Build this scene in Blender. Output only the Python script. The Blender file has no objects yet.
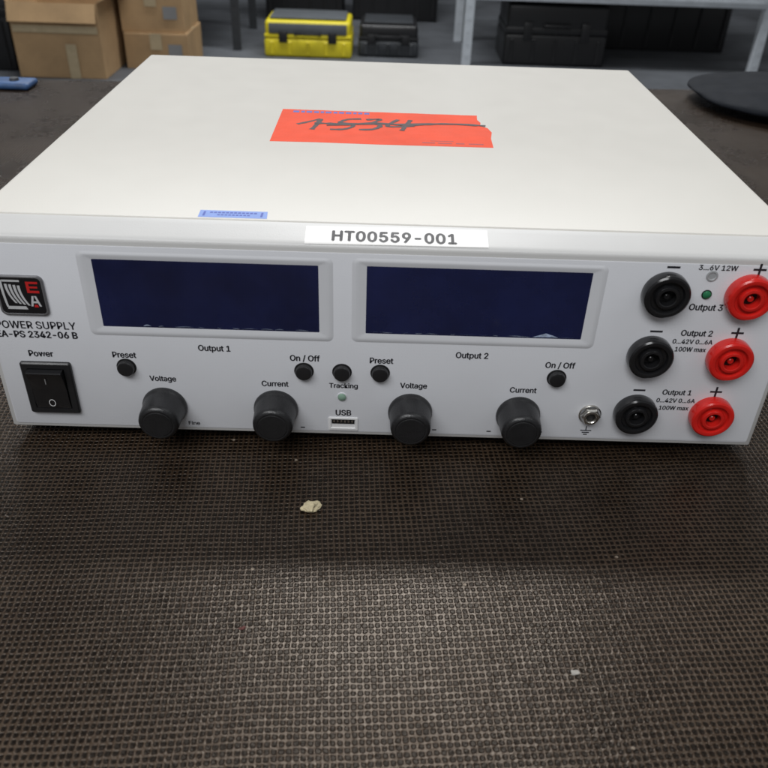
import bpy, bmesh, math, random, os
from mathutils import Vector, Matrix, noise
random.seed(4)
MM=0.001
scene=bpy.context.scene
col=scene.collection
scene.view_settings.view_transform='Standard'
try: scene.view_settings.look='None'
except: pass
scene.view_settings.exposure=0

# ------------------------------------------------------------ materials
def nodes_of(m):
    m.use_nodes=True; nt=m.node_tree
    return nt, nt.nodes, nt.links, nt.nodes["Principled BSDF"]
def pbr(name,c,rough=.5,metal=0.,var=.06,vscale=40.,bump=0.,bscale=800.,rvar=.08,coat=0.,c2=None,spec=None):
    m=bpy.data.materials.new(name); nt,N,L,b=nodes_of(m)
    b.inputs['Metallic'].default_value=metal
    if coat: b.inputs['Coat Weight'].default_value=coat; b.inputs['Coat Roughness'].default_value=.08
    if spec is not None: b.inputs['Specular IOR Level'].default_value=spec
    tc=N.new('ShaderNodeTexCoord')
    n=N.new('ShaderNodeTexNoise'); n.inputs['Scale'].default_value=vscale; n.inputs['Detail'].default_value=6; n.inputs['Roughness'].default_value=.62
    L.new(tc.outputs['Object'],n.inputs['Vector'])
    mix=N.new('ShaderNodeMix'); mix.data_type='RGBA'
    rp=N.new('ShaderNodeMapRange'); rp.inputs['From Min'].default_value=.32; rp.inputs['From Max'].default_value=.68
    L.new(n.outputs['Fac'],rp.inputs['Value']); L.new(rp.outputs['Result'],mix.inputs['Factor'])
    a=[x*(1-var) for x in c]; d=[min(1,x*(1+var)) for x in c] if c2 is None else c2
    mix.inputs['A'].default_value=(*a,1); mix.inputs['B'].default_value=(*d,1)
    L.new(mix.outputs['Result'],b.inputs['Base Color'])
    rr=N.new('ShaderNodeMapRange'); rr.inputs['To Min'].default_value=max(.02,rough-rvar); rr.inputs['To Max'].default_value=min(1,rough+rvar)
    n2=N.new('ShaderNodeTexNoise'); n2.inputs['Scale'].default_value=vscale*2.3; n2.inputs['Detail'].default_value=4
    L.new(tc.outputs['Object'],n2.inputs['Vector']); L.new(n2.outputs['Fac'],rr.inputs['Value']); L.new(rr.outputs['Result'],b.inputs['Roughness'])
    if bump:
        n3=N.new('ShaderNodeTexNoise'); n3.inputs['Scale'].default_value=bscale; n3.inputs['Detail'].default_value=3
        L.new(tc.outputs['Object'],n3.inputs['Vector'])
        bp=N.new('ShaderNodeBump'); bp.inputs['Strength'].default_value=bump; bp.inputs['Distance'].default_value=.0005
        L.new(n3.outputs['Fac'],bp.inputs['Height']); L.new(bp.outputs['Normal'],b.inputs['Normal'])
    return m

M_cover=pbr('cover_paint',(.685,.665,.615),.36,var=.008,vscale=25,bump=.12,bscale=1800,rvar=.03)
M_panel=pbr('panel_foil',(.665,.675,.705),.40,var=.02,vscale=20,bump=.1,bscale=2500)
M_bezel=pbr('bezel_paint',(.59,.587,.575),.42,var=.02,vscale=20,bump=.1,bscale=2000)
M_frame=pbr('frame_plastic',(.64,.65,.675),.45,var=.02)
M_screen=pbr('display_glass',(.008,.0125,.056),.12,var=.35,vscale=22,rvar=.05,coat=.8)
M_blackpl=pbr('black_plastic',(.014,.014,.015),.34,var=.15,vscale=120,bump=.1,bscale=1500)
M_knob=pbr('knob_rubber',(.013,.013,.014),.34,var=.2,vscale=200,bump=.22,bscale=1600,spec=.5)
M_gloss=pbr('gloss_black',(.011,.011,.012),.15,var=.1,rvar=.04)
M_red=pbr('socket_red',(.60,.016,.012),.2,var=.08,vscale=150,rvar=.05)
M_hole=pbr('hole_black',(.004,.004,.004),.6)
M_metal=pbr('nickel',(.62,.60,.56),.25,metal=1,var=.06,vscale=300)
M_badge=pbr('badge_rim',(.22,.22,.23),.3,metal=.5,var=.05,vscale=300)
M_silver=pbr('badge_silver',(.62,.63,.64),.4,metal=.2,var=.06,vscale=300)
M_ink=pbr('ink',(.012,.012,.017),.5,var=.1)
M_white=pbr('white_ink',(.70,.70,.70),.45,var=.03)
M_dim=pbr('dim_ink',(.20,.20,.20),.45,var=.03)
M_red_st=pbr('red_paper',(.76,.074,.024),.6,var=.07,vscale=60,bump=.25,bscale=900,spec=.2)
M_marker=pbr('marker',(.028,.010,.012),.4,var=.25,vscale=300)
M_blue_st=pbr('blue_paper',(.20,.31,.68),.5,var=.06,vscale=100)
M_blue_ink=pbr('blue_ink',(.05,.09,.40),.5)
M_paper=pbr('white_paper',(.86,.85,.83),.42,var=.02,vscale=90)
M_led=pbr('led_green',(.02,.16,.07),.2,var=.1)
M_ledgrey=pbr('led_grey',(.22,.34,.26),.2,var=.1)
M_logo_red=pbr('logo_red',(.52,.018,.018),.4)
M_film_glint=pbr('film',(.42,.50,.66),.12,var=.5,vscale=500)  # pale colour stands in for light reflected by the screen film
M_debris=pbr('crumb',(.58,.50,.32),.7,var=.25,vscale=400,bump=.5,bscale=900)
M_card=pbr('cardboard',(.46,.30,.155),.8,var=.16,vscale=5,bump=.3,bscale=200)
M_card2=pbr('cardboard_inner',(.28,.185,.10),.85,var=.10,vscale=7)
M_tape=pbr('parcel_tape',(.50,.40,.25),.25,var=.08,vscale=20)
M_yellow=pbr('yellow_plastic',(.74,.62,.02),.42,var=.05,vscale=12)
M_dkgrey=pbr('dark_grey_plastic',(.035,.039,.044),.5,var=.1,vscale=12)
M_grey=pbr('mid_grey_plastic',(.10,.11,.12),.5,var=.1,vscale=12)
M_steel=pbr('galvanised',(.58,.62,.66),.45,metal=.15,var=.10,vscale=18)
M_dksteel=pbr('dark_steel',(.03,.033,.037),.5,var=.1,vscale=10)
M_bag=pbr('bag_fabric',(.007,.009,.013),.8,var=.2,vscale=30,bump=.5,bscale=500,spec=.2)
M_blue=pbr('blue_plastic',(.035,.09,.22),.55,var=.35,vscale=60)
M_floor=pbr('concrete',(.095,.102,.112),.6,var=.30,vscale=3.2,bump=.3,bscale=60)
M_wall=pbr('wall_dark',(.05,.053,.06),.8,var=.2,vscale=1.2)
M_shelfboard=pbr('shelf_board',(.25,.25,.25),.6,var=.1,vscale=6)

# table: phenolic film plywood with a pressed wire-mesh pattern
def table_mat():
    m=bpy.data.materials.new('antislip_plywood'); nt,N,L,b=nodes_of(m)
    tc=N.new('ShaderNodeTexCoord')
    def math_(op,a,bv=None,clamp=False):
        n=N.new('ShaderNodeMath'); n.operation=op; n.use_clamp=clamp
        for i,v in enumerate((a,bv)):
            if v is None: continue
            if isinstance(v,(int,float)): n.inputs[i].default_value=v
            else: L.new(v,n.inputs[i])
        return n.outputs[0]
    def warp(vec,scale,amt):
        wob=N.new('ShaderNodeTexNoise'); wob.inputs['Scale'].default_value=scale; wob.inputs['Detail'].default_value=2
        L.new(vec,wob.inputs['Vector'])
        vm=N.new('ShaderNodeVectorMath'); vm.operation='SCALE'; vm.inputs['Scale'].default_value=amt
        L.new(wob.outputs['Color'],vm.inputs[0])
        va=N.new('ShaderNodeVectorMath'); va.operation='ADD'
        L.new(vec,va.inputs[0]); L.new(vm.outputs[0],va.inputs[1]); return va.outputs[0]
    vec=warp(warp(tc.outputs['Object'],9,.005),280,.0008)
    sx=N.new('ShaderNodeSeparateXYZ'); L.new(vec,sx.inputs[0])
    x,y=sx.outputs[0],sx.outputs[1]
    X=math_('MULTIPLY',x,math.pi/.0021); Y=math_('MULTIPLY',y,math.pi/.00225)
    s1=math_('ABSOLUTE',math_('SINE',X)); s2=math_('ABSOLUTE',math_('SINE',Y))
    cell=math_('MULTIPLY',s1,s2)              # 1 in the middle of a dimple, 0 on the wires
    w=N.new('ShaderNodeTexNoise'); w.inputs['Scale'].default_value=11; w.inputs['Detail'].default_value=10; w.inputs['Roughness'].default_value=.74
    L.new(tc.outputs['Object'],w.inputs['Vector'])
    wr=N.new('ShaderNodeMapRange'); wr.inputs['From Min'].default_value=.38; wr.inputs['From Max'].default_value=.66; L.new(w.outputs['Fac'],wr.inputs['Value'])
    loc=N.new('ShaderNodeTexNoise'); loc.inputs['Scale'].default_value=300; loc.inputs['Detail'].default_value=2
    L.new(tc.outputs['Object'],loc.inputs['Vector'])
    cellv=math_('ADD',cell,math_('MULTIPLY',math_('SUBTRACT',loc.outputs['Fac'],.5),.8))
    cr=N.new('ShaderNodeMapRange'); cr.interpolation_type='SMOOTHSTEP'
    cr.inputs['From Min'].default_value=.15; cr.inputs['From Max'].default_value=.68
    L.new(cellv,cr.inputs['Value']); dim=cr.outputs['Result']
    ridge=N.new('ShaderNodeMix'); ridge.data_type='RGBA'
    ridge.inputs['A'].default_value=(.024,.0145,.0085,1); ridge.inputs['B'].default_value=(.054,.035,.022,1)
    L.new(wr.outputs['Result'],ridge.inputs['Factor'])
    c=N.new('ShaderNodeMix'); c.data_type='RGBA'; c.inputs['B'].default_value=(.0055,.0038,.0028,1)
    L.new(ridge.outputs['Result'],c.inputs['A']); L.new(dim,c.inputs['Factor'])
    v=N.new('ShaderNodeTexVoronoi'); v.inputs['Scale'].default_value=70; L.new(tc.outputs['Object'],v.inputs['Vector'])
    sp=math_('LESS_THAN',v.outputs['Distance'],.045)
    sc=N.new('ShaderNodeSeparateColor'); L.new(v.outputs['Color'],sc.inputs[0])
    sp=math_('MULTIPLY',sp,math_('GREATER_THAN',sc.outputs[0],.70))
    c2=N.new('ShaderNodeMix'); c2.data_type='RGBA'; c2.inputs['B'].default_value=(.22,.18,.14,1)
    L.new(c.outputs['Result'],c2.inputs['A']); L.new(sp,c2.inputs['Factor'])
    L.new(c2.outputs['Result'],b.inputs['Base Color'])
    sl=N.new('ShaderNodeMapRange'); sl.inputs['To Min'].default_value=.50; sl.inputs['To Max'].default_value=.20
    L.new(dim,sl.inputs['Value']); L.new(sl.outputs['Result'],b.inputs['Specular IOR Level'])
    b.inputs['Specular Tint'].default_value=(1,.88,.76,1)
    rr=N.new('ShaderNodeMapRange'); rr.inputs['From Min'].default_value=.3; rr.inputs['From Max'].default_value=.7
    rr.inputs['To Min'].default_value=.20; rr.inputs['To Max'].default_value=.38
    L.new(w.outputs['Fac'],rr.inputs['Value']); L.new(rr.outputs['Result'],b.inputs['Roughness'])
    fine=N.new('ShaderNodeTexNoise'); fine.inputs['Scale'].default_value=900; fine.inputs['Detail'].default_value=3
    L.new(tc.outputs['Object'],fine.inputs['Vector'])
    h=math_('ADD',math_('MULTIPLY',dim,-1.0),math_('MULTIPLY',fine.outputs['Fac'],.6))
    bp=N.new('ShaderNodeBump'); bp.inputs['Strength'].default_value=.7; bp.inputs['Distance'].default_value=.0004
    L.new(h,bp.inputs['Height']); L.new(bp.outputs['Normal'],b.inputs['Normal'])
    return m
M_table=table_mat()

# ------------------------------------------------------------ helpers (all coordinates mm, world)
def thing(name,label,cat,loc,group=None):
    e=bpy.data.objects.new(name,None); e.empty_display_size=.02
    e.location=Vector(loc)*MM; col.objects.link(e)
    e['label']=label; e['category']=cat
    if group: e['group']=group
    return e
def link(name,me,mat,parent=None,smooth=35,label=None):
    o=bpy.data.objects.new(name,me); col.objects.link(o)
    if mat: 
        me.materials.clear()
        for mm_ in (mat if isinstance(mat,(list,tuple)) else [mat]): me.materials.append(mm_)
    if smooth:
        for p in me.polygons: p.use_smooth=True
        me.set_sharp_from_angle(angle=math.radians(smooth))
    if parent:
        o.parent=parent
        if parent.type=='EMPTY': o.matrix_parent_inverse=Matrix.Translation(-parent.location)
    if label: o['label']=label
    return o
def obj_from_bm(name,bm,mat,parent=None,smooth=35,label=None):
    bmesh.ops.recalc_face_normals(bm,faces=bm.faces[:])
    me=bpy.data.meshes.new(name); bm.to_mesh(me); bm.free()
    me.transform(Matrix.Scale(MM,4))
    return link(name,me,mat,parent,smooth,label)
def add_box(bm,x0,x1,y0,y1,z0,z1,bev=0,seg=2,mi=0):
    r=bmesh.ops.create_cube(bm,size=1)
    vs=r['verts']
    for v in vs: v.co=Vector(((x0+x1)/2+v.co.x*(x1-x0),(y0+y1)/2+v.co.y*(y1-y0),(z0+z1)/2+v.co.z*(z1-z0)))
    fs=set(f for v in vs for f in v.link_faces)
    for f in fs: f.material_index=mi
    if bev:
        es=list(set(e for v in vs for e in v.link_edges))
        bmesh.ops.bevel(bm,geom=es,offset=bev,segments=seg,affect='EDGES',profile=.5,clamp_overlap=True)
    return vs
def rrect_loop(x0,x1,z0,z1,r,n=5):
    pts=[]
    for cx,cz,a0 in ((x1-r,z1-r,0),(x0+r,z1-r,90),(x0+r,z0+r,180),(x1-r,z0+r,270)):
        for i in range(n+1):
            a=math.radians(a0+90*i/n); pts.append((cx+r*math.cos(a),cz+r*math.sin(a)))
    return pts
def loft(bm,loops,cap0=False,cap1=True,mi=0):
    rings=[]
    for (x0,x1,z0,z1,r,y) in loops:
        rings.append([bm.verts.new((px,y,pz)) for px,pz in rrect_loop(x0,x1,z0,z1,max(r,.01))])
    for a,b in zip(rings,rings[1:]):
        n=len(a)
        for i in range(n):
            f=bm.faces.new((a[i],a[(i+1)%n],b[(i+1)%n],b[i])); f.material_index=mi
    if cap0: bm.faces.new(rings[0]).material_index=mi
    if cap1: bm.faces.new(rings[-1]).material_index=mi
def lathe(bm,cx,cz,prof,seg=48,mi=0):
    """prof: list of (radius, y) ; axis along Y through (cx,cz)"""
    rings=[]
    for r,y in prof:
        if r<1e-6: rings.append([bm.verts.new((cx,y,cz))])
        else: rings.append([bm.verts.new((cx+r*math.cos(2*math.pi*i/seg),y,cz+r*math.sin(2*math.pi*i/seg))) for i in range(seg)])
    for a,b in zip(rings,rings[1:]):
        for i in range(seg):
            j=(i+1)%seg
            if len(a)==1: f=bm.faces.new((a[0],b[j],b[i]))
            elif len(b)==1: f=bm.faces.new((a[i],a[j],b[0]))
            else: f=bm.faces.new((a[i],a[j],b[j],b[i]))
            f.material_index=mi
FONT=None
try:
    fp=os.path.join(bpy.utils.system_resource('DATAFILES'),'fonts','Inter.woff2')
    if os.path.exists(fp): FONT=bpy.data.fonts.load(fp)
except Exception: FONT=None
def text_mesh(body,spacing=1.0):
    cu=bpy.data.curves.new('t','FONT'); cu.body=body; cu.size=1; cu.align_x='LEFT'; cu.space_character=spacing
    if FONT: cu.font=FONT
    o=bpy.data.objects.new('t',cu); col.objects.link(o)
    dg=bpy.context.evaluated_depsgraph_get(); dg.update()
    me=bpy.data.meshes.new_from_object(o.evaluated_get(dg))
    bpy.data.objects.remove(o); return me
def lettering(name,body,cx,z,width,parent,mat,y=-.35,bold=.02,hscale=1.0,place=None,cuts=0,spacing=1.0):
    """text on the front plane; centre x, vertical centre z, total width (mm)"""
    me=text_mesh(body,spacing)
    bm=bmesh.new(); bm.from_mesh(me); bpy.data.meshes.remove(me)
    if cuts:
        zs=[v.co.y for v in bm.verts]; lo,hi=min(zs),max(zs)
        for i in range(1,cuts):
            bmesh.ops.bisect_plane(bm,geom=bm.verts[:]+bm.edges[:]+bm.faces[:],plane_co=(0,lo+(hi-lo)*i/cuts,0),plane_no=(0,1,0))
    xs=[v.co.x for v in bm.verts]; ys=[v.co.y for v in bm.verts]
    s=width/(max(xs)-min(xs)); mx=(max(xs)+min(xs))/2; my=(max(ys)+min(ys))/2
    base=bmesh.new(); 
    me=bpy.data.meshes.new(name); bm.to_mesh(me); bm.free()
    # heavier stroke: overlaid copies, each a hair in front of the other
    for k,(ox,oy) in enumerate(((0,0),(bold,0),(-bold,0),(0,bold*.6),(0,-bold*.6))):
        n0=len(base.verts); base.from_mesh(me); base.verts.ensure_lookup_table()
        for v in base.verts[n0:]:
            a=(v.co.x-mx+ox)*s; b=(v.co.y-my+oy)*s*hscale
            v.co=place(a,b,k) if place else Vector((cx+a,y-.006*k,z+b))
    bpy.data.meshes.remove(me)
    return obj_from_bm(name,base,mat,parent,None)
def strokes_mesh(bm,pts,w,fn,mi=0):
    P=[Vector(p) for p in pts]
    Q=[]
    for i in range(len(P)-1):
        p0=P[max(i-1,0)];p1=P[i];p2=P[i+1];p3=P[min(i+2,len(P)-1)]
        for k in range(6):
            t=k/6
            Q.append(.5*((2*p1)+(p2-p0)*t+(2*p0-5*p1+4*p2-p3)*t*t+(3*p1-p0-3*p2+p3)*t**3))
    Q.append(P[-1]); prev=None
    for i,qv in enumerate(Q):
        d=(Q[min(i+1,len(Q)-1)]-Q[max(i-1,0)])
        if d.length<1e-6: continue
        d.normalize(); n=Vector((-d.y,d.x)); ww=w*(.8+.5*noise.noise(Vector((qv.x*.4,qv.y*.4,0))))/2
        cur=(bm.verts.new(fn(qv.x+n.x*ww,qv.y+n.y*ww)),bm.verts.new(fn(qv.x-n.x*ww,qv.y-n.y*ww)))
        if prev: bm.faces.new((prev[0],prev[1],cur[1],cur[0])).material_index=mi
        prev=cur

# ------------------------------------------------------------ POWER SUPPLY
ZT=-6.0   # table surface
W=310; D=276; H=89.4
ps=thing('power_supply','light grey bench power supply with dark displays on a brown table','power supply',(155,138,ZT))

bm=bmesh.new()
prof=[]
rr=2.2
for i in range(7):
    a=math.radians(180-90*i/6); prof.append((.4+rr+rr*math.cos(a),H-rr+rr*math.sin(a)))
for i in range(7):
    a=math.radians(90-90*i/6); prof.append((W-.4-rr+rr*math.cos(a),H-rr+rr*math.sin(a)))
prof=[(.4,.6)]+prof+[(W-.4,.6)]
ys=[13.2,13.5,D-1.2,D]
ins=[.35,0,0,1.0]
rings=[]
for y,k in zip(ys,ins):
    rings.append([bm.verts.new((x+(k if x<100 else -k),y,z-(k if z>10 else 0))) for x,z in prof])
for a,b in zip(rings,rings[1:]):
    for i in range(len(a)-1): bm.faces.new((a[i],a[i+1],b[i+1],b[i]))
    bm.faces.new((a[-1],a[0],b[0],b[-1]))
bm.faces.new(rings[0]); bm.faces.new(rings[-1])
cover=obj_from_bm('cover',bm,M_cover,ps,40)

PROF=[(0.0,84.6),(.12,85.3),(.5,85.9),(1.2,86.4),(2.2,86.75),(5.5,87.6),(9.5,88.6),(11.6,89.05),(12.6,89.1)]
def bezel_at(s):
    """s mm along the rolled edge, from the front face upward -> (y,z)"""
    acc=0
    for (a,b),(c,d) in zip(PROF,PROF[1:]):
        l=math.hypot(c-a,d-b)
        if s<=acc+l: t=(s-acc)/l; return a+(c-a)*t,b+(d-b)*t
        acc+=l
    return PROF[-1]
bm=bmesh.new()
outline=[(12.6,.2),(1.0,.2),(.3,.4),(0,1.0)]+PROF+[(12.9,88.4)]
xs=[(0,1.3),(.4,.4),(1.2,0),(W-1.2,0),(W-.4,.4),(W,1.3)]
rings=[]
for x,k in xs:
    ring=[]
    for (y,z) in outline:
        yy=y+k if y<11 else y; zz=z-k*.8 if z>60 else z
        ring.append(bm.verts.new((x,min(yy,12.9),zz)))
    rings.append(ring)
for a,b in zip(rings,rings[1:]):
    n=len(a)
    for i in range(n): bm.faces.new((a[i],a[(i+1)%n],b[(i+1)%n],b[i]))
bm.faces.new(rings[0]); bm.faces.new(rings[-1])
obj_from_bm('front_bezel',bm,M_bezel,ps,30)
bm=bmesh.new(); loft(bm,[(2.2,307.8,2.0,83.2,1.2,.1),(2.2,307.8,2.0,83.2,1.2,-.18),(2.35,307.65,2.15,83.05,1.1,-.25)])
obj_from_bm('front_panel',bm,M_panel,ps,30)
for fx,fy in ((26,28),(284,28),(26,250),(284,250)):
    bm=bmesh.new()
    bmesh.ops.create_cone(bm,cap_ends=True,segments=28,radius1=8,radius2=9,depth=6.4,matrix=Matrix.Translation((fx,fy,ZT+3.3)))
    obj_from_bm('rubber_foot',bm,M_blackpl,ps,35)

def display(x0,x1,z0,z1,side):
    bm=bmesh.new()
    ox0,ox1,oz0,oz1=x0-5.8,x1+5.8,z0-4.4,z1+3.4
    loft(bm,[(ox0,ox1,oz0,oz1,2.4,-.2),(ox0+.5,ox1-.5,oz0+.4,oz1-.4,2.2,-.34),(ox0+1.3,ox1-1.3,oz0+1.1,oz1-.9,1.8,-.55),(ox0+2.0,ox1-2.0,oz0+1.8,oz1-1.3,1.3,-.62),
             (ox0+2.7,ox1-2.7,oz0+2.4,oz1-1.8,1.0,-.56),(x0-1.2,x1+1.2,z0-.8,z1+.7,.6,-.40),(x0,x1,z0,z1,.4,-.25)],cap1=False)
    fr=obj_from_bm('display_frame',bm,M_frame,ps,60)
    bm=bmesh.new(); loft(bm,[(x0-.2,x1+.2,z0-.2,z1+.2,.3,-.10),(x0-.2,x1+.2,z0-.2,z1+.2,.3,-.32)])
    obj_from_bm('display_screen',bm,M_screen,fr,30)
    bm=bmesh.new()  # slivers of screen film, with the wavy glints on the lower lip modelled in
    a0,a1=(x0+15,x1-2) if side==0 else (x0+2,x1-4)
    x=a0
    while x<a1:
        ln=random.uniform(1.5,9); prev=None; hmax=random.choice((.12,.2,.3,.75 if random.random()<.35+.3*side else .25))
        for i in range(9):
            t=i/8; h_=.05+hmax*math.sin(math.pi*t)**.7
            dz=.10*math.sin(x+t*5)
            c=(bm.verts.new((x+ln*t,-.42,z0+.40+dz)),bm.verts.new((x+ln*t,-.52-.25*h_,z0+.40+dz+h_)))
            if prev: bm.faces.new((prev[0],c[0],c[1],prev[1]))
            prev=c
        x+=ln+random.uniform(.3,5)
    if side==1:
        bm.faces.new([bm.verts.new(p) for p in ((211,-.4,z0+.3),(221,-.4,z0+.3),(219.5,-.7,z0+1.1),(216,-.75,z0+2.3))])
    obj_from_bm('film_glints',bm,M_film_glint,fr,None)
display(46.3,128.7,50.0,77.8,0)
display(146.9,229.6,50.2,78.2,1)

# logo badge
bm=bmesh.new(); loft(bm,[(8.6,26.8,53.9,70.6,2.2,-.2),(8.6,26.8,53.9,70.6,2.2,-.9),(9.0,26.4,54.3,70.2,2.0,-1.15),(9.4,26.0,54.7,69.8,1.7,-1.15),(9.5,25.9,54.8,69.7,1.6,-1.0)],cap1=False)
badge=obj_from_bm('logo_badge',bm,M_badge,ps,30)
bm=bmesh.new(); loft(bm,[(9.5,25.9,54.8,69.7,1.5,-.9),(9.5,25.9,54.8,69.7,1.5,-1.03)])
obj_from_bm('badge_field',bm,M_gloss,badge,30)
def poly(bm,pts,y,mi=0): bm.faces.new([bm.verts.new((a,y,b)) for a,b in pts]).material_index=mi
bm=bmesh.new()
def cstripe(x,w,za,zb,bend):
    prev=None
    for i in range(13):
        t=i/12; z=za+(zb-za)*t; xx=x+bend*t**2.2
        c=(bm.verts.new((xx,-1.12,z)),bm.verts.new((xx+w*(1-.2*t),-1.12,z)))
        if prev: bm.faces.new((prev[0],prev[1],c[1],c[0]))
        prev=c
for k in range(4): cstripe(12.3+k*1.55,1.0,67.2-k*.2,59.2-k*.3,2.6)
cstripe(10.6,1.0,68.8,57.4,.8)
poly(bm,[(11.9,57.9),(18.6,57.9),(19.2,56.6),(11.6,56.6)],-1.13)
poly(bm,[(11.7,68.9),(18.2,68.9),(18.2,68.1),(11.7,68.1)],-1.13)
obj_from_bm('logo_mark',bm,M_silver,badge,None)
bm=bmesh.new()
poly(bm,[(21.5,62.4),(22.3,62.4),(21.4,58.0),(20.6,58.0)],-1.16)
poly(bm,[(22.4,62.4),(23.2,62.4),(24.6,58.0),(23.8,58.0)],-1.16)
poly(bm,[(21.3,60.2),(23.6,60.2),(23.8,59.4),(21.1,59.4)],-1.18)
obj_from_bm('logo_letter',bm,M_silver,badge,None)
bm=bmesh.new()
poly(bm,[(20.3,68.3),(24.8,68.3),(24.8,67.4),(21.4,67.4),(21.4,66.4),(24.4,66.4),(24.4,65.6),(21.4,65.6),(21.4,64.6),(24.8,64.6),(24.8,63.6),(20.3,63.6)],-1.12)
poly(bm,[(21.7,57.6),(23.4,57.6),(23.1,58.7),(22.0,58.7)],-1.12)
obj_from_bm('logo_letter',bm,M_logo_red,badge,None)

# power switch
bm=bmesh.new(); loft(bm,[(10.2,30.2,8.4,32.8,1.0,-.2),(10.2,30.2,8.4,32.8,1.0,-1.3),(10.7,29.7,8.9,32.3,.8,-1.9),(12.9,27.5,10.9,30.3,.5,-1.9),(13.0,27.4,11.0,30.2,.5,-.6)],cap1=True)
sw=obj_from_bm('power_switch',bm,M_blackpl,ps,28)
bm=bmesh.new()
rp=[(-.5,11.2),(-1.7,11.2),(-2.4,15.0),(-2.5,20.6),(-3.6,26.0),(-4.9,29.6),(-4.6,30.0),(-.5,30.0)]
ra=[bm.verts.new((13.3,y,z)) for y,z in rp]; rb=[bm.verts.new((27.1,y,z)) for y,z in rp]
for i in range(len(rp)): j=(i+1)%len(rp); bm.faces.new((ra[i],ra[j],rb[j],rb[i]))
bm.faces.new(ra); bm.faces.new(rb)
rock=obj_from_bm('switch_rocker',bm,M_gloss,sw,25)
bm=bmesh.new()
seg=28
def pp(r,t): 
    z=14.3+r*1.15*math.sin(t); return bm.verts.new((20.2+r*.9*math.cos(t),-2.62,z))
for i in range(seg):
    a=2*math.pi*i/seg;b=2*math.pi*(i+1)/seg
    bm.faces.new((pp(1.5,a),pp(1.5,b),pp(1.2,b),pp(1.2,a)))
obj_from_bm('switch_mark',bm,M_white,rock,None)
bm=bmesh.new(); poly(bm,[(20.0,24.4),(20.35,24.4),(20.35,27.0),(20.0,27.0)],-4.25)
obj_from_bm('switch_mark',bm,M_dim,rock,None)

# knobs
for kx,kz in ((65.2,12.9),(110.6,13.1),(165.6,13.3),(210.0,13.3)):
    bm=bmesh.new()
    lathe(bm,kx,kz,[(8.9,-.2),(9.1,-.8),(9.0,-1.8),(8.6,-2.4),(8.4,-3.4),(8.15,-11.0),(7.9,-12.2),(7.4,-13.0),(6.7,-13.5),(6.2,-13.6),(6.0,-13.45),(0,-13.45)],56)
    for v in bm.verts:
        if -11.6<v.co.y<-3.0:
            d=Vector((v.co.x-kx,0,v.co.z-kz)); a=math.atan2(d.z,d.x); s=1-.012*(.5+.5*math.cos(28*a)); v.co.x=kx+d.x*s; v.co.z=kz+d.z*s
    k=obj_from_bm('rotary_knob',bm,M_knob,ps,50)
    bm=bmesh.new()
    lathe(bm,kx,kz,[(5.95,-13.47),(5.6,-13.65),(0,-13.75)],48)
    obj_from_bm('knob_cap',bm,M_knob,k,25)
for bx,bz in ((52.1,31.3),(122.5,31.8),(137.6,31.8),(152.8,31.9),(223.2,31.9)):
    bm=bmesh.new()
    lathe(bm,bx,bz,[(3.9,-.2),(3.9,-.45),(3.6,-.55),(3.35,-.5),(3.3,-2.1),(3.05,-2.5),(2.5,-2.65),(0,-2.5)],40)
    obj_from_bm('push_button',bm,M_blackpl,ps,32)
for lx,lz,r,mt in ((137.6,19.8,1.7,M_ledgrey),(273.3,71.0,1.6,M_led)):
    bm=bmesh.new(); lathe(bm,lx,lz,[(r+.35,-.2),(r+.3,-.5),(r,-.55)],28)
    hd=obj_from_bm('indicator_lamp',bm,M_frame if mt is M_ledgrey else M_blackpl,ps,30)
    bm=bmesh.new(); lathe(bm,lx,lz,[(r,-.4),(r*.95,-.9),(r*.6,-1.3),(0,-1.45)],28)
    obj_from_bm('lamp_lens',bm,mt,hd,40)
bm=bmesh.new(); lathe(bm,273.4,78.6,[(2.2,-.2),(2.15,-.5),(1.6,-.6),(1.3,-.35),(0,-.33)],28)
obj_from_bm('trimmer_hole',bm,pbr('hole_grey',(.35,.36,.37),.5),ps,30)

# USB port
bm=bmesh.new(); loft(bm,[(132.0,144.2,2.8,9.4,.5,-.2),(132.0,144.2,2.8,9.4,.5,-.65),(132.3,143.9,3.1,9.1,.4,-.75),(133.0,143.2,4.0,8.6,.2,-.75),(133.2,143.0,4.2,8.4,.2,-.30)],cap1=True)
usb=obj_from_bm('usb_port',bm,M_white,ps,30)
bm=bmesh.new(); loft(bm,[(133.4,142.8,6.3,8.3,.1,-.3),(133.4,142.8,6.3,8.3,.1,-.55)])
obj_from_bm('usb_opening',bm,M_hole,usb,30)
bm=bmesh.new()
for i in range(6): add_box(bm,134.0+i*1.5,134.7+i*1.5,-.66,-.5,7.0,8.1)
obj_from_bm('usb_contact',bm,M_metal,usb,None)

def terminal(x,z,mat,red):
    bm=bmesh.new()
    lathe(bm,x,z,[(8.6,-.2),(8.75,-.6),(8.75,-3.6),(8.5,-4.4),(7.9,-4.9),(7.1,-5.0),(6.4,-4.8),(6.1,-4.2),(5.9,-3.4),(4.7,-3.3),(4.6,-4.6),(4.3,-5.1),(3.4,-5.2),(3.05,-5.0),(2.95,-1.2),(0,-1.2)],56)
    t=obj_from_bm('binding_post',bm,mat,ps,30,'glossy red output socket' if red else 'glossy black output socket')
    bm=bmesh.new(); lathe(bm,x,z,[(2.94,-1.3),(2.9,-1.6),(1.9,-1.6),(1.8,-1.35),(0,-1.35)],28)
    obj_from_bm('socket_contact',bm,M_hole,t,30)
    bm=bmesh.new(); lathe(bm,x,z,[(1.25,-1.4),(1.2,-3.4),(.9,-3.7),(0,-3.7)],20)
    obj_from_bm('socket_pin',bm,mat if red else M_gloss,t,30)
for z in (71.2,44.0,16.4):
    terminal(257.5,z,M_gloss,False); terminal(288.6,z,M_red,True)
bm=bmesh.new()
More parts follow.
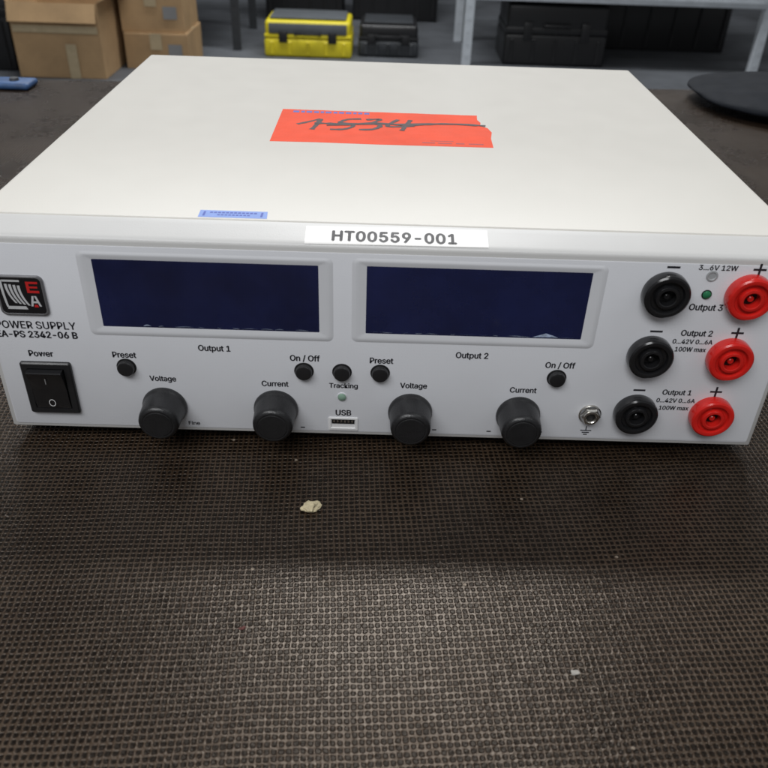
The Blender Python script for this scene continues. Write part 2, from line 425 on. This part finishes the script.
lathe(bm,239.5,14.6,[(4.6,-.2),(4.6,-.8),(4.2,-1.1)],40)
lathe(bm,239.5,14.6,[(4.1,-1.1),(4.1,-2.4),(3.7,-2.9),(2.7,-2.9),(2.1,-2.7),(2.05,-1.1),(0,-1.1)],6)
gt=obj_from_bm('ground_terminal',bm,M_metal,ps,25)
bm=bmesh.new(); lathe(bm,239.5,14.6,[(3.2,-2.92),(3.1,-3.4),(2.3,-3.5),(2.05,-3.2),(2.0,-1.2)],36)
obj_from_bm('terminal_ring',bm,M_metal,gt,30)
bm=bmesh.new(); lathe(bm,239.5,14.6,[(2.0,-1.35),(0,-1.35)],24)
obj_from_bm('terminal_hole',bm,M_hole,gt,30)

# printed words
def T(body,cx,z,w,b=.026,hs=1.12): return lettering('printed_lettering',body,cx,z,w,ps,M_ink,bold=b,hscale=hs)
T('POWER SUPPLY',20.0,49.4,30.5,.014,1.1); T('EA-PS 2342-06 B',19.6,45.2,31.0,.03,1.1)
T('Power',19.3,36.5,9.4)
T('Preset',52.0,37.0,9.1); T('Preset',153.2,37.7,9.1)
T('On / Off',123.0,37.7,11.6); T('On / Off',223.8,37.8,11.6)
T('Output 1',87.7,40.9,12.4); T('Output 2',188.6,41.0,12.6)
T('Voltage',65.8,25.9,10.4); T('Current',110.7,25.3,10.6)
T('Voltage',166.4,25.9,10.7); T('Current',210.7,25.6,10.6)
T('Tracking',138.2,25.0,11.4,.026,1.05); T('USB',138.2,11.8,6.2)
T('3...6V 12W',274.9,82.0,14.2,.022,1.0)
T('Output 3',274.5,65.3,12.6)
T('Output 2',273.9,54.0,12.0); T('0...42V 0...6A',273.2,50.5,15.4,.026,1.1); T('100W max',273.2,47.0,12.0)
T('Output 1',272.8,26.3,11.6); T('0...42V 0...6A',273.2,22.6,15.6,.026,1.1); T('100W max',273.2,18.9,12.0)
T('Fine',76.2,4.4,4.6,.02,1.0)
def bars(name,rects,y=-.35):
    bm=bmesh.new()
    for x0,x1,z0,z1 in rects: poly(bm,[(x0,z0),(x1,z0),(x1,z1),(x0,z1)],y)
    obj_from_bm(name,bm,M_ink,ps,None)
for x,z in ((258.6,81.7),(258.2,54.6),(257.4,27.2)): bars('minus_symbol',[(x-2.4,x+2.4,z-.4,z+.4)])
for x,z in ((290.2,81.7),(289.4,54.9),(288.4,27.4)): bars('plus_symbol',[(x-2.4,x+2.4,z-.42,z+.42),(x-.42,x+.42,z+.43,z+2.4),(x-.42,x+.42,z-2.4,z-.43)])
bars('ground_symbol',[(237.0,241.6,5.9,6.4),(237.8,240.8,4.9,5.4),(238.5,240.1,3.9,4.4),(239.1,239.5,6.42,8.4)])
for x,z in ((120.4,3.4),(175.2,4.0),(198.0,4.0),(219.4,4.4)): bars('scale_mark',[(x,x+1.8,z,z+.55)])

# stickers on the case
def conform_strip(bm,x0,x1,s0,s1,off,shear=0,nx=2,ns=10):
    grid=[]
    for j in range(ns+1):
        s=s0+(s1-s0)*j/ns
        row=[]
        for i in range(nx+1):
            x=x0+(x1-x0)*i/nx; y,z=bezel_at(s+shear*i/nx); row.append(bm.verts.new((x,y-off*.5,z+off)))
        grid.append(row)
    for j in range(ns):
        for i in range(nx): bm.faces.new((grid[j][i],grid[j][i+1],grid[j+1][i+1],grid[j+1][i]))
bm=bmesh.new(); conform_strip(bm,124.0,190.6,1.6,11.6,.22,.6,8,30)
ht=obj_from_bm('inventory_label',bm,M_paper,ps,60)
def place_ht(a,b,k):
    s=6.3+b; y,z=bezel_at(s); o=.34+.008*k; return Vector((156.4+a,y-o*.5,z+o))
lettering('label_lettering','HT00559-001',0,0,45.0,ht,M_ink,bold=.034,hscale=1.25,place=place_ht,cuts=24,spacing=1.05)

bm=bmesh.new()
vs=[bm.verts.new((a,b,H+.06)) for a,b in [(83.2,14.3),(108.9,14.3),(108.4,21.0),(83.0,21.0)]]; bm.faces.new(vs)
bl=obj_from_bm('blue_sticker',bm,M_blue_st,ps,None)
bm=bmesh.new()
for (a0,a1,b0,b1) in [(84.6,85.4,15.6,19.8),(106.2,107.0,15.6,19.8)]+[(87+i*1.5,88.1+i*1.5,18.3,19.5) for i in range(12)]+[(90+i*1.4,91.0+i*1.4,16.2,17.2) for i in range(9)]:
    bm.faces.new([bm.verts.new((x,y,H+.12)) for x,y in ((a0,b0),(a1,b0),(a1,b1),(a0,b1))])
obj_from_bm('sticker_print',bm,M_blue_ink,bl,None)

bm=bmesh.new()
top=[(98.6,160.8)]+[(98.6+i*5.2,160.8-.05*i+.15*math.sin(i*2)) for i in range(1,20)]+[(200.2,159.9),(199.6,152),(200.9,147),(200.2,141),(203.6,138.2),(205.0,131),(203.6,121),(203.3,107.2)]
bot=[(180,106.9),(150,106.6),(120,107.1),(98.4,106.6)]
pts=top+bot
vs=[bm.verts.new((a,b,H+.08)) for a,b in pts]; vb=[bm.verts.new((a,b,H+.01)) for a,b in pts]
bm.faces.new(vs)
for i in range(len(vs)): j=(i+1)%len(vs); bm.faces.new((vs[i],vs[j],vb[j],vb[i]))
rs=obj_from_bm('red_sticker',bm,M_red_st,ps,None,'orange red paper sticker with black handwriting')
bm=bmesh.new()
lay=[0]
def st(pts,w=1.7):
    lay[0]+=1; zz=H+.14+.012*lay[0]
    strokes_mesh(bm,[( (u-283)*.524, (v-111.3-(u-283)*.03)*1.62) for u,v in pts],w,lambda a,b:Vector((98.6+a,160-b,zz)))
st([(302,127.5),(312,125.0),(323,121.8)],2.6)
st([(323,121.8),(321,127),(317,133.0)],3.0)
st([(362,121.8),(349,122.4),(342,125.8),(351,126.9),(355,129.5),(347,132.6),(334,132.8)],2.8)
st([(367,122.6),(380,122.2),(374,126.2),(381,129),(374,132.6),(361,133)],2.8)
st([(398,122.4),(391,126.4),(388,129.6),(402,129.8),(413,129.2)],2.7)
st([(410,122.8),(406,128),(401,134)],3.0)
st([(318,126.4),(345,127.2),(400,127.4),(440,127),(462,127.2),(482,128.8)],3.0)
st([(330,128.8),(352,128.0),(375,126.0),(408,128.6),(440,126.6),(474,128.6)],2.4)
obj_from_bm('handwriting',bm,M_marker,rs,None)
bm=bmesh.new()
x=104.5
for wd in (3.6,2.2,3.4,3.0,2.0,3.6,2.4,3.0,3.4,2.0,2.6,3.2):
    a0,a1=x,x+wd*.85
    bm.faces.new([bm.verts.new((p,q_,H+.12)) for p,q_ in ((a0,155.2),(a1,155.2),(a1,158.4),(a0,158.4))]); x+=wd+.5
obj_from_bm('sticker_print',bm,M_blue_ink,rs,None)
bm=bmesh.new()
for x0,x1,y0,y1 in ((170,176,110.6,112.0),(177.5,184,110.6,112.0),(186,190,110.6,112.0),(192,199,110.6,112.0),(174,185,114,114.8)):
    bm.faces.new([bm.verts.new((p,q_,H+.12)) for p,q_ in ((x0,y0),(x1,y0),(x1,y1),(x0,y1))])
obj_from_bm('sticker_print',bm,pbr('dark_red_ink',(.35,.02,.02),.5),rs,None)

# ------------------------------------------------------------ TABLE
bm=bmesh.new()
add_box(bm,-900,1200,-1150,0,-27,0,.6,1)
tb=obj_from_bm('table_top',bm,M_table,None,30)
tb.location=(0.1513,0.6095,ZT*MM); tb.rotation_euler=(0,0,math.radians(4.0))
tb['label']='dark brown anti-slip plywood table top with mesh texture'; tb['category']='table'

def crumb(name,x,y,sx,sy,sz,seed,mat,label,flat=1.0):
    bm=bmesh.new(); bmesh.ops.create_icosphere(bm,subdivisions=3,radius=1)
    for v in bm.verts:
        k=1+.7*flat*noise.noise(v.co*1.0+Vector((seed,0,0)))+.2*noise.noise(v.co*2.6+Vector((seed,3,0)))
        v.co=Vector((v.co.x*sx*k+v.co.y*.5,v.co.y*sy*k,v.co.z*sz*k))
    mz=min(v.co.z for v in bm.verts)
    for v in bm.verts: v.co+=Vector((x,y,ZT-mz-.1))
    o=obj_from_bm(name,bm,mat,None,18); o['label']=label; o['category']='debris'
crumb('crumb',127.3,-39.5,3.5,2.3,1.5,5.2,M_debris,'small pale crumb lying on the brown table')
crumb('paint_fleck',215.9,-109.8,1.2,.9,.4,7.7,pbr('fleck',(.35,.33,.3),.6),'tiny pale fleck on the brown table')
crumb('paint_fleck',110.0,-96.0,.9,.6,.3,1.7,pbr('red_fleck',(.10,.025,.02),.6),'tiny dark red fleck on the table')

bl=thing('plastic_clamp','flat blue plastic clamp lying near the table edge','clamp',(-250,555,ZT))
bm=bmesh.new(); add_box(bm,-400,-206,546,562,ZT+.1,ZT+5,2.2,3); add_box(bm,-240,-196,540,568,ZT+.2,ZT+6.5,3,3); add_box(bm,-310,-280,542,566,ZT+.2,ZT+8,3.5,3)
for v in bm.verts: v.co.y+=2.5*noise.noise(v.co*.05); v.co.z+=1.0*noise.noise(v.co*.06)*(1 if v.co.z>ZT+3 else 0)
obj_from_bm('clamp_body',bm,M_blue,bl,40)
bm=bmesh.new(); bmesh.ops.create_cone(bm,cap_ends=True,segments=24,radius1=5,radius2=4,depth=3,matrix=Matrix.Translation((-214,554,ZT+7.6)))
obj_from_bm('clamp_screw',bm,M_dkgrey,bl,40)

bg=thing('black_bag','soft black fabric bag lying flat on the table','bag',(590,570,ZT))
bm=bmesh.new(); bmesh.ops.create_cube(bm,size=2); bmesh.ops.subdivide_edges(bm,edges=bm.edges[:],cuts=24,use_grid_fill=True)
for v in bm.verts:
    c=v.co.copy(); l=(abs(c.x)**2.6+abs(c.y)**2.6+abs(c.z)**2.6)**(1/2.6)
    c/=l; k=noise.noise(Vector((c.x*1.8,c.y*1.8,c.z*1.0+4)))*.3+noise.noise(Vector((c.x*4,c.y*4,c.z*2)))*.08
    z=c.z*(1+k*1.2)*(1+.25*c.x)
    v.co=Vector((600+c.x*135*(1+k*.2),560+c.y*84*(1+k*.2)-c.x*16,ZT+12.0+max(z,-.98)*12.0))
obj_from_bm('bag_body',bm,M_bag,bg,60)
bm=bmesh.new()
prev=None
for i in range(25):
    a=math.pi*i/24; c=Vector((590+30*math.cos(a),486-14*math.sin(a),ZT+3+5*math.sin(a)))
    cur=[bm.verts.new(c+Vector((0,0,dz))+Vector((math.cos(a)*dx,-math.sin(a)*dx,0))) for dx,dz in ((-4,-1.2),(4,-1.2),(4,1.2),(-4,1.2))]
    if prev:
        for j in range(4): bm.faces.new((prev[j],prev[(j+1)%4],cur[(j+1)%4],cur[j]))
    prev=cur
obj_from_bm('bag_handle',bm,M_bag,bg,60)

# ------------------------------------------------------------ BACKGROUND
FZ=-750
bm=bmesh.new(); 
vs=[bm.verts.new(p) for p in ((-9000,-3000,FZ),(9000,-3000,FZ),(9000,9000,FZ),(-9000,9000,FZ))]; bm.faces.new(vs)
fl=obj_from_bm('floor',bm,M_floor,None,None); fl['kind']='structure'
bm=bmesh.new(); add_box(bm,-7000,8000,7200,7300,FZ,2400)
wl=obj_from_bm('wall',bm,M_wall,None,None); wl['label']='dark painted workshop wall behind the shelving'; wl['category']='wall'

def carton(x0,x1,y0,y1,z0,z1,openflaps,label,dark=False):
    e=thing('cardboard_box',label,'box',((x0+x1)/2,(y0+y1)/2,z0),'cardboard boxes on the workshop floor')
    t=5
    bm=bmesh.new()
    add_box(bm,x0,x1,y0,y0+t,z0,z1,1,1); add_box(bm,x0,x1,y1-t,y1,z0,z1,1,1)
    add_box(bm,x0,x0+t,y0+t,y1-t,z0,z1,1,1); add_box(bm,x1-t,x1,y0+t,y1-t,z0,z1,1,1)
    add_box(bm,x0+t,x1-t,y0+t,y1-t,z0+1,z0+t+1)
    for v in bm.verts:     # worn, slightly bulging walls
        v.co.x+=4*noise.noise(v.co*.004); v.co.y+=4*noise.noise(v.co*.005+Vector((3,0,0)))
    obj_from_bm('box_body',bm,M_card,e,30)
    if openflaps:
        for k in range(4):
            bm=bmesh.new(); L_=(y1-y0)*.42
            if k==0: add_box(bm,x0+4,x1-4,-L_*.55,0,0,t); R_=Matrix.Translation((0,y0,z1))@Matrix.Rotation(math.radians(72),4,'X')
            elif k==1: add_box(bm,x0+4,x1-4,0,L_,0,t); R_=Matrix.Translation((0,y1,z1))@Matrix.Rotation(math.radians(35),4,'X')
            elif k==2: add_box(bm,-L_*.5,0,y0+4,y1-4,0,t); R_=Matrix.Translation((x0,0,z1))@Matrix.Rotation(math.radians(50),4,'Y')
            else: add_box(bm,0,L_*.6,y0+4,y1-4,0,t); R_=Matrix.Translation((x1,0,z1))@Matrix.Rotation(math.radians(-25),4,'Y')
            bm.transform(R_)
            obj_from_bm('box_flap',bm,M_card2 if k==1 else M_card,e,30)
        bm=bmesh.new(); xm=(x0+x1)/2+60; add_box(bm,xm-24,xm+24,y0-5.9,y0-5.2,z0,z0+150); add_box(bm,x0+10,x1-8,y0-6.6,y0-6.0,z0+196,z0+226)
        obj_from_bm('box_tape',bm,M_tape,e,30)
    else:
        bm=bmesh.new(); m_=(y0+y1)/2
        add_box(bm,x0+1,x1-1,y0+1,m_-1.5,z1+.5,z1+4); add_box(bm,x0+1,x1-1,m_+1.5,y1-1,z1+.5,z1+4)
        obj_from_bm('box_flap',bm,M_card,e,30)
        bm=bmesh.new(); xm=(x0+x1)/2
        add_box(bm,x0-.6,x1+.6,m_-25,m_+25,z1+4.2,z1+4.8)
        add_box(bm,xm-28,xm+28,y0-5.9,y0-5.2,z1-70,z1+3)
        obj_from_bm('box_tape',bm,M_tape,e,30)
        bm=bmesh.new(); add_box(bm,x1-95,x1-30,y0-5.9,y0-5.2,z0+60,z0+115)
        obj_from_bm('paper_label',bm,M_shelfboard,e,30)
carton(-1535,-1135,3600,3950,FZ+1,-430,True,'brown cardboard box with open flaps on the floor')
carton(-1100,-795,3830,4150,FZ+1,-590,False,'closed brown cardboard box beneath another box')
carton(-1107,-806,3842,4150,-584,-400,False,'closed brown cardboard box stacked on another')

def toolcase(x0,x1,y0,y1,z0,h,body,lid,label,panel=None):
    e=thing('tool_case',label,'tool case',((x0+x1)/2,(y0+y1)/2,z0))
    bm=bmesh.new(); add_box(bm,x0,x1,y0,y1,z0,z0+h*.48,14,3)
    for i in range(5):
        xx=x0+40+(x1-x0-80)*i/4; add_box(bm,xx-9,xx+9,y0-5,y0+4,z0+12,z0+h*.40,2,1)
    obj_from_bm('case_body',bm,body,e,35)
    bm=bmesh.new(); add_box(bm,x0+6,x1-6,y0+6,y1-6,z0+h*.49,z0+h*.93,18,3)
    add_box(bm,x0+2,x1-2,y0+1,y1-1,z0+h*.485,z0+h*.58,4,2)
    ld=obj_from_bm('case_lid',bm,lid,e,35)
    bm=bmesh.new(); add_box(bm,x0+30,x1-30,y0+30,y1-30,z0+h*.94,z0+h,6,2)
    obj_from_bm('lid_tray',bm,panel or M_dkgrey,ld,35)
    if panel:
        bm=bmesh.new(); add_box(bm,x0+26,x1-26,y0-1,y0+12,z0+h*.60,z0+h*.86,4,2)
        obj_from_bm('lid_panel',bm,panel,ld,35)
    for s in (.22,.78):
        bm=bmesh.new(); xx=x0+(x1-x0)*s; add_box(bm,xx-22,xx+22,y0-9,y0+1,z0+h*.38,z0+h*.66,3,2)
        obj_from_bm('latch',bm,M_blackpl,e,35)
    bm=bmesh.new(); xm=(x0+x1)/2; zz=z0+h*.62
    add_box(bm,xm-70,xm+70,y0-26,y0-14,zz-6,zz+6,4,2); add_box(bm,xm-70,xm-56,y0-15,y0+8,zz-6,zz+6,3,2); add_box(bm,xm+56,xm+70,y0-15,y0+8,zz-6,zz+6,3,2)
    obj_from_bm('case_handle',bm,M_blackpl,e,35)
toolcase(-478,-22,4180,4480,FZ+1,190,M_yellow,M_yellow,'yellow and black plastic tool case on the floor',M_grey)
toolcase(10,330,4250,4540,FZ+1,170,M_dkgrey,M_blackpl,'dark grey plastic tool case beside the yellow one')
toolcase(770,1300,4170,4520,FZ+1,318,M_blackpl,M_blackpl,'large black plastic case under the steel shelf')

def rack(x0,x1,y0,y1,levels,top,mat,label,pw=45):
    e=thing('storage_rack',label,'shelf',((x0+x1)/2,(y0+y1)/2,FZ))
    for px in (x0,x1):
        for py in (y0,y1):
            bm=bmesh.new(); add_box(bm,px-pw/2,px+pw/2,py-3,py+3,FZ+1,top,1,1); add_box(bm,px-pw/2,px-pw/2+6,py+3.2,py+38,FZ+1,top,1,1)
            for i in range(int((top-FZ)/60)):
                add_box(bm,px-5,px+5,py-4.2,py-3.3,FZ+40+i*60,FZ+58+i*60,0,1,1)
            obj_from_bm('post',bm,[mat,M_hole],e,35)
    for lz in levels:
        for py in (y0-6,y1+6):
            bm=bmesh.new(); add_box(bm,x0+pw/2+1,x1-pw/2-1,py-12,py+12,lz-28,lz+28,3,2); add_box(bm,x0+pw/2+20,x1-pw/2-20,py-14,py-12.3,lz-5,lz+5)
            obj_from_bm('beam',bm,mat,e,35)
        bm=bmesh.new(); add_box(bm,x0+30,x1-30,y0+14,y1-14,lz+8,lz+24,2,1)
        obj_from_bm('shelf',bm,M_shelfboard,e,35)
rack(575,2075,4120,4720,(-405,350),1400,M_steel,'grey steel storage rack standing on the floor')
rack(-2300,-640,4300,4900,(-330,400),1400,M_dksteel,'dark steel storage rack behind the cardboard boxes')
for (x0,x1,y0,z1) in ((-600,-120,5200,-330),(-60,480,5300,-250),(1330,2100,4640,-450),(-2150,-1585,3700,-480)):
    e=thing('plastic_crate','black stacking crate standing on the workshop floor','crate',((x0+x1)/2,y0+180,FZ),'black crates on the floor')
    bm=bmesh.new(); add_box(bm,x0,x1,y0,y0+360,FZ+1,z1,10,2)
    for k in range(6):
        xx=x0+30+(x1-x0-60)*k/5; add_box(bm,xx-6,xx+6,y0-8,y0+2,FZ+20,z1-50,2,1)
    obj_from_bm('crate_body',bm,M_blackpl,e,35)
    bm=bmesh.new(); add_box(bm,x0-12,x1+12,y0-12,y0+372,z1-30,z1+6,5,2)
    obj_from_bm('crate_rim',bm,M_blackpl,e,35)

# ------------------------------------------------------------ LIGHT
def area(name,loc,target,sx,sy,power,colr=(1,1,1)):
    l=bpy.data.lights.new(name,'AREA'); l.shape='RECTANGLE'; l.size=sx; l.size_y=sy; l.energy=power; l.color=colr
    o=bpy.data.objects.new(name,l); o.location=loc; col.objects.link(o)
    d=Vector(target)-Vector(loc); o.rotation_euler=d.to_track_quat('-Z','Y').to_euler()
    return o
area('ceiling_lamp',(0.25,1.55,2.1),(0.15,0.1,0),1.0,.25,29,(1,.995,.985))
area('ceiling_lamp',(-0.4,-1.2,1.7),(0.15,0.0,0),1.8,.7,33,(.975,.985,1))
area('ceiling_lamp',(1.6,-0.4,2.2),(0.15,0.0,0),.7,1.6,6,(.95,.98,1))
area('ceiling_lamp',(0.0,3.6,2.4),(0.0,4.0,-.7),3.5,.5,115,(.97,.985,1))
w=bpy.data.worlds.new('World'); scene.world=w; w.use_nodes=True
bgn=w.node_tree.nodes['Background']; bgn.inputs[0].default_value=(.95,.97,1,1); bgn.inputs[1].default_value=.19

# ------------------------------------------------------------ CAMERA
p,r_,y_=.5961,.0361,.0135
f=Vector((math.sin(y_)*math.cos(p),math.cos(y_)*math.cos(p),-math.sin(p)))
right=Vector((math.cos(y_),-math.sin(y_),0)); up=right.cross(f)
r2=math.cos(r_)*right+math.sin(r_)*up; u2=-math.sin(r_)*right+math.cos(r_)*up
cd=bpy.data.cameras.new('camera'); cam=bpy.data.objects.new('camera',cd); col.objects.link(cam)
m=Matrix.Identity(4)
for i in range(3): m[i][0]=r2[i]; m[i][1]=u2[i]; m[i][2]=-f[i]
m[0][3],m[1][3],m[2][3]=.1509,-.2663,.2071
cam.matrix_world=m
cd.sensor_width=36; cd.lens=800.15/768*36; cd.clip_start=.01; cd.clip_end=100
cd.dof.use_dof=True; cd.dof.focus_distance=.36; cd.dof.aperture_fstop=24
scene.camera=cam
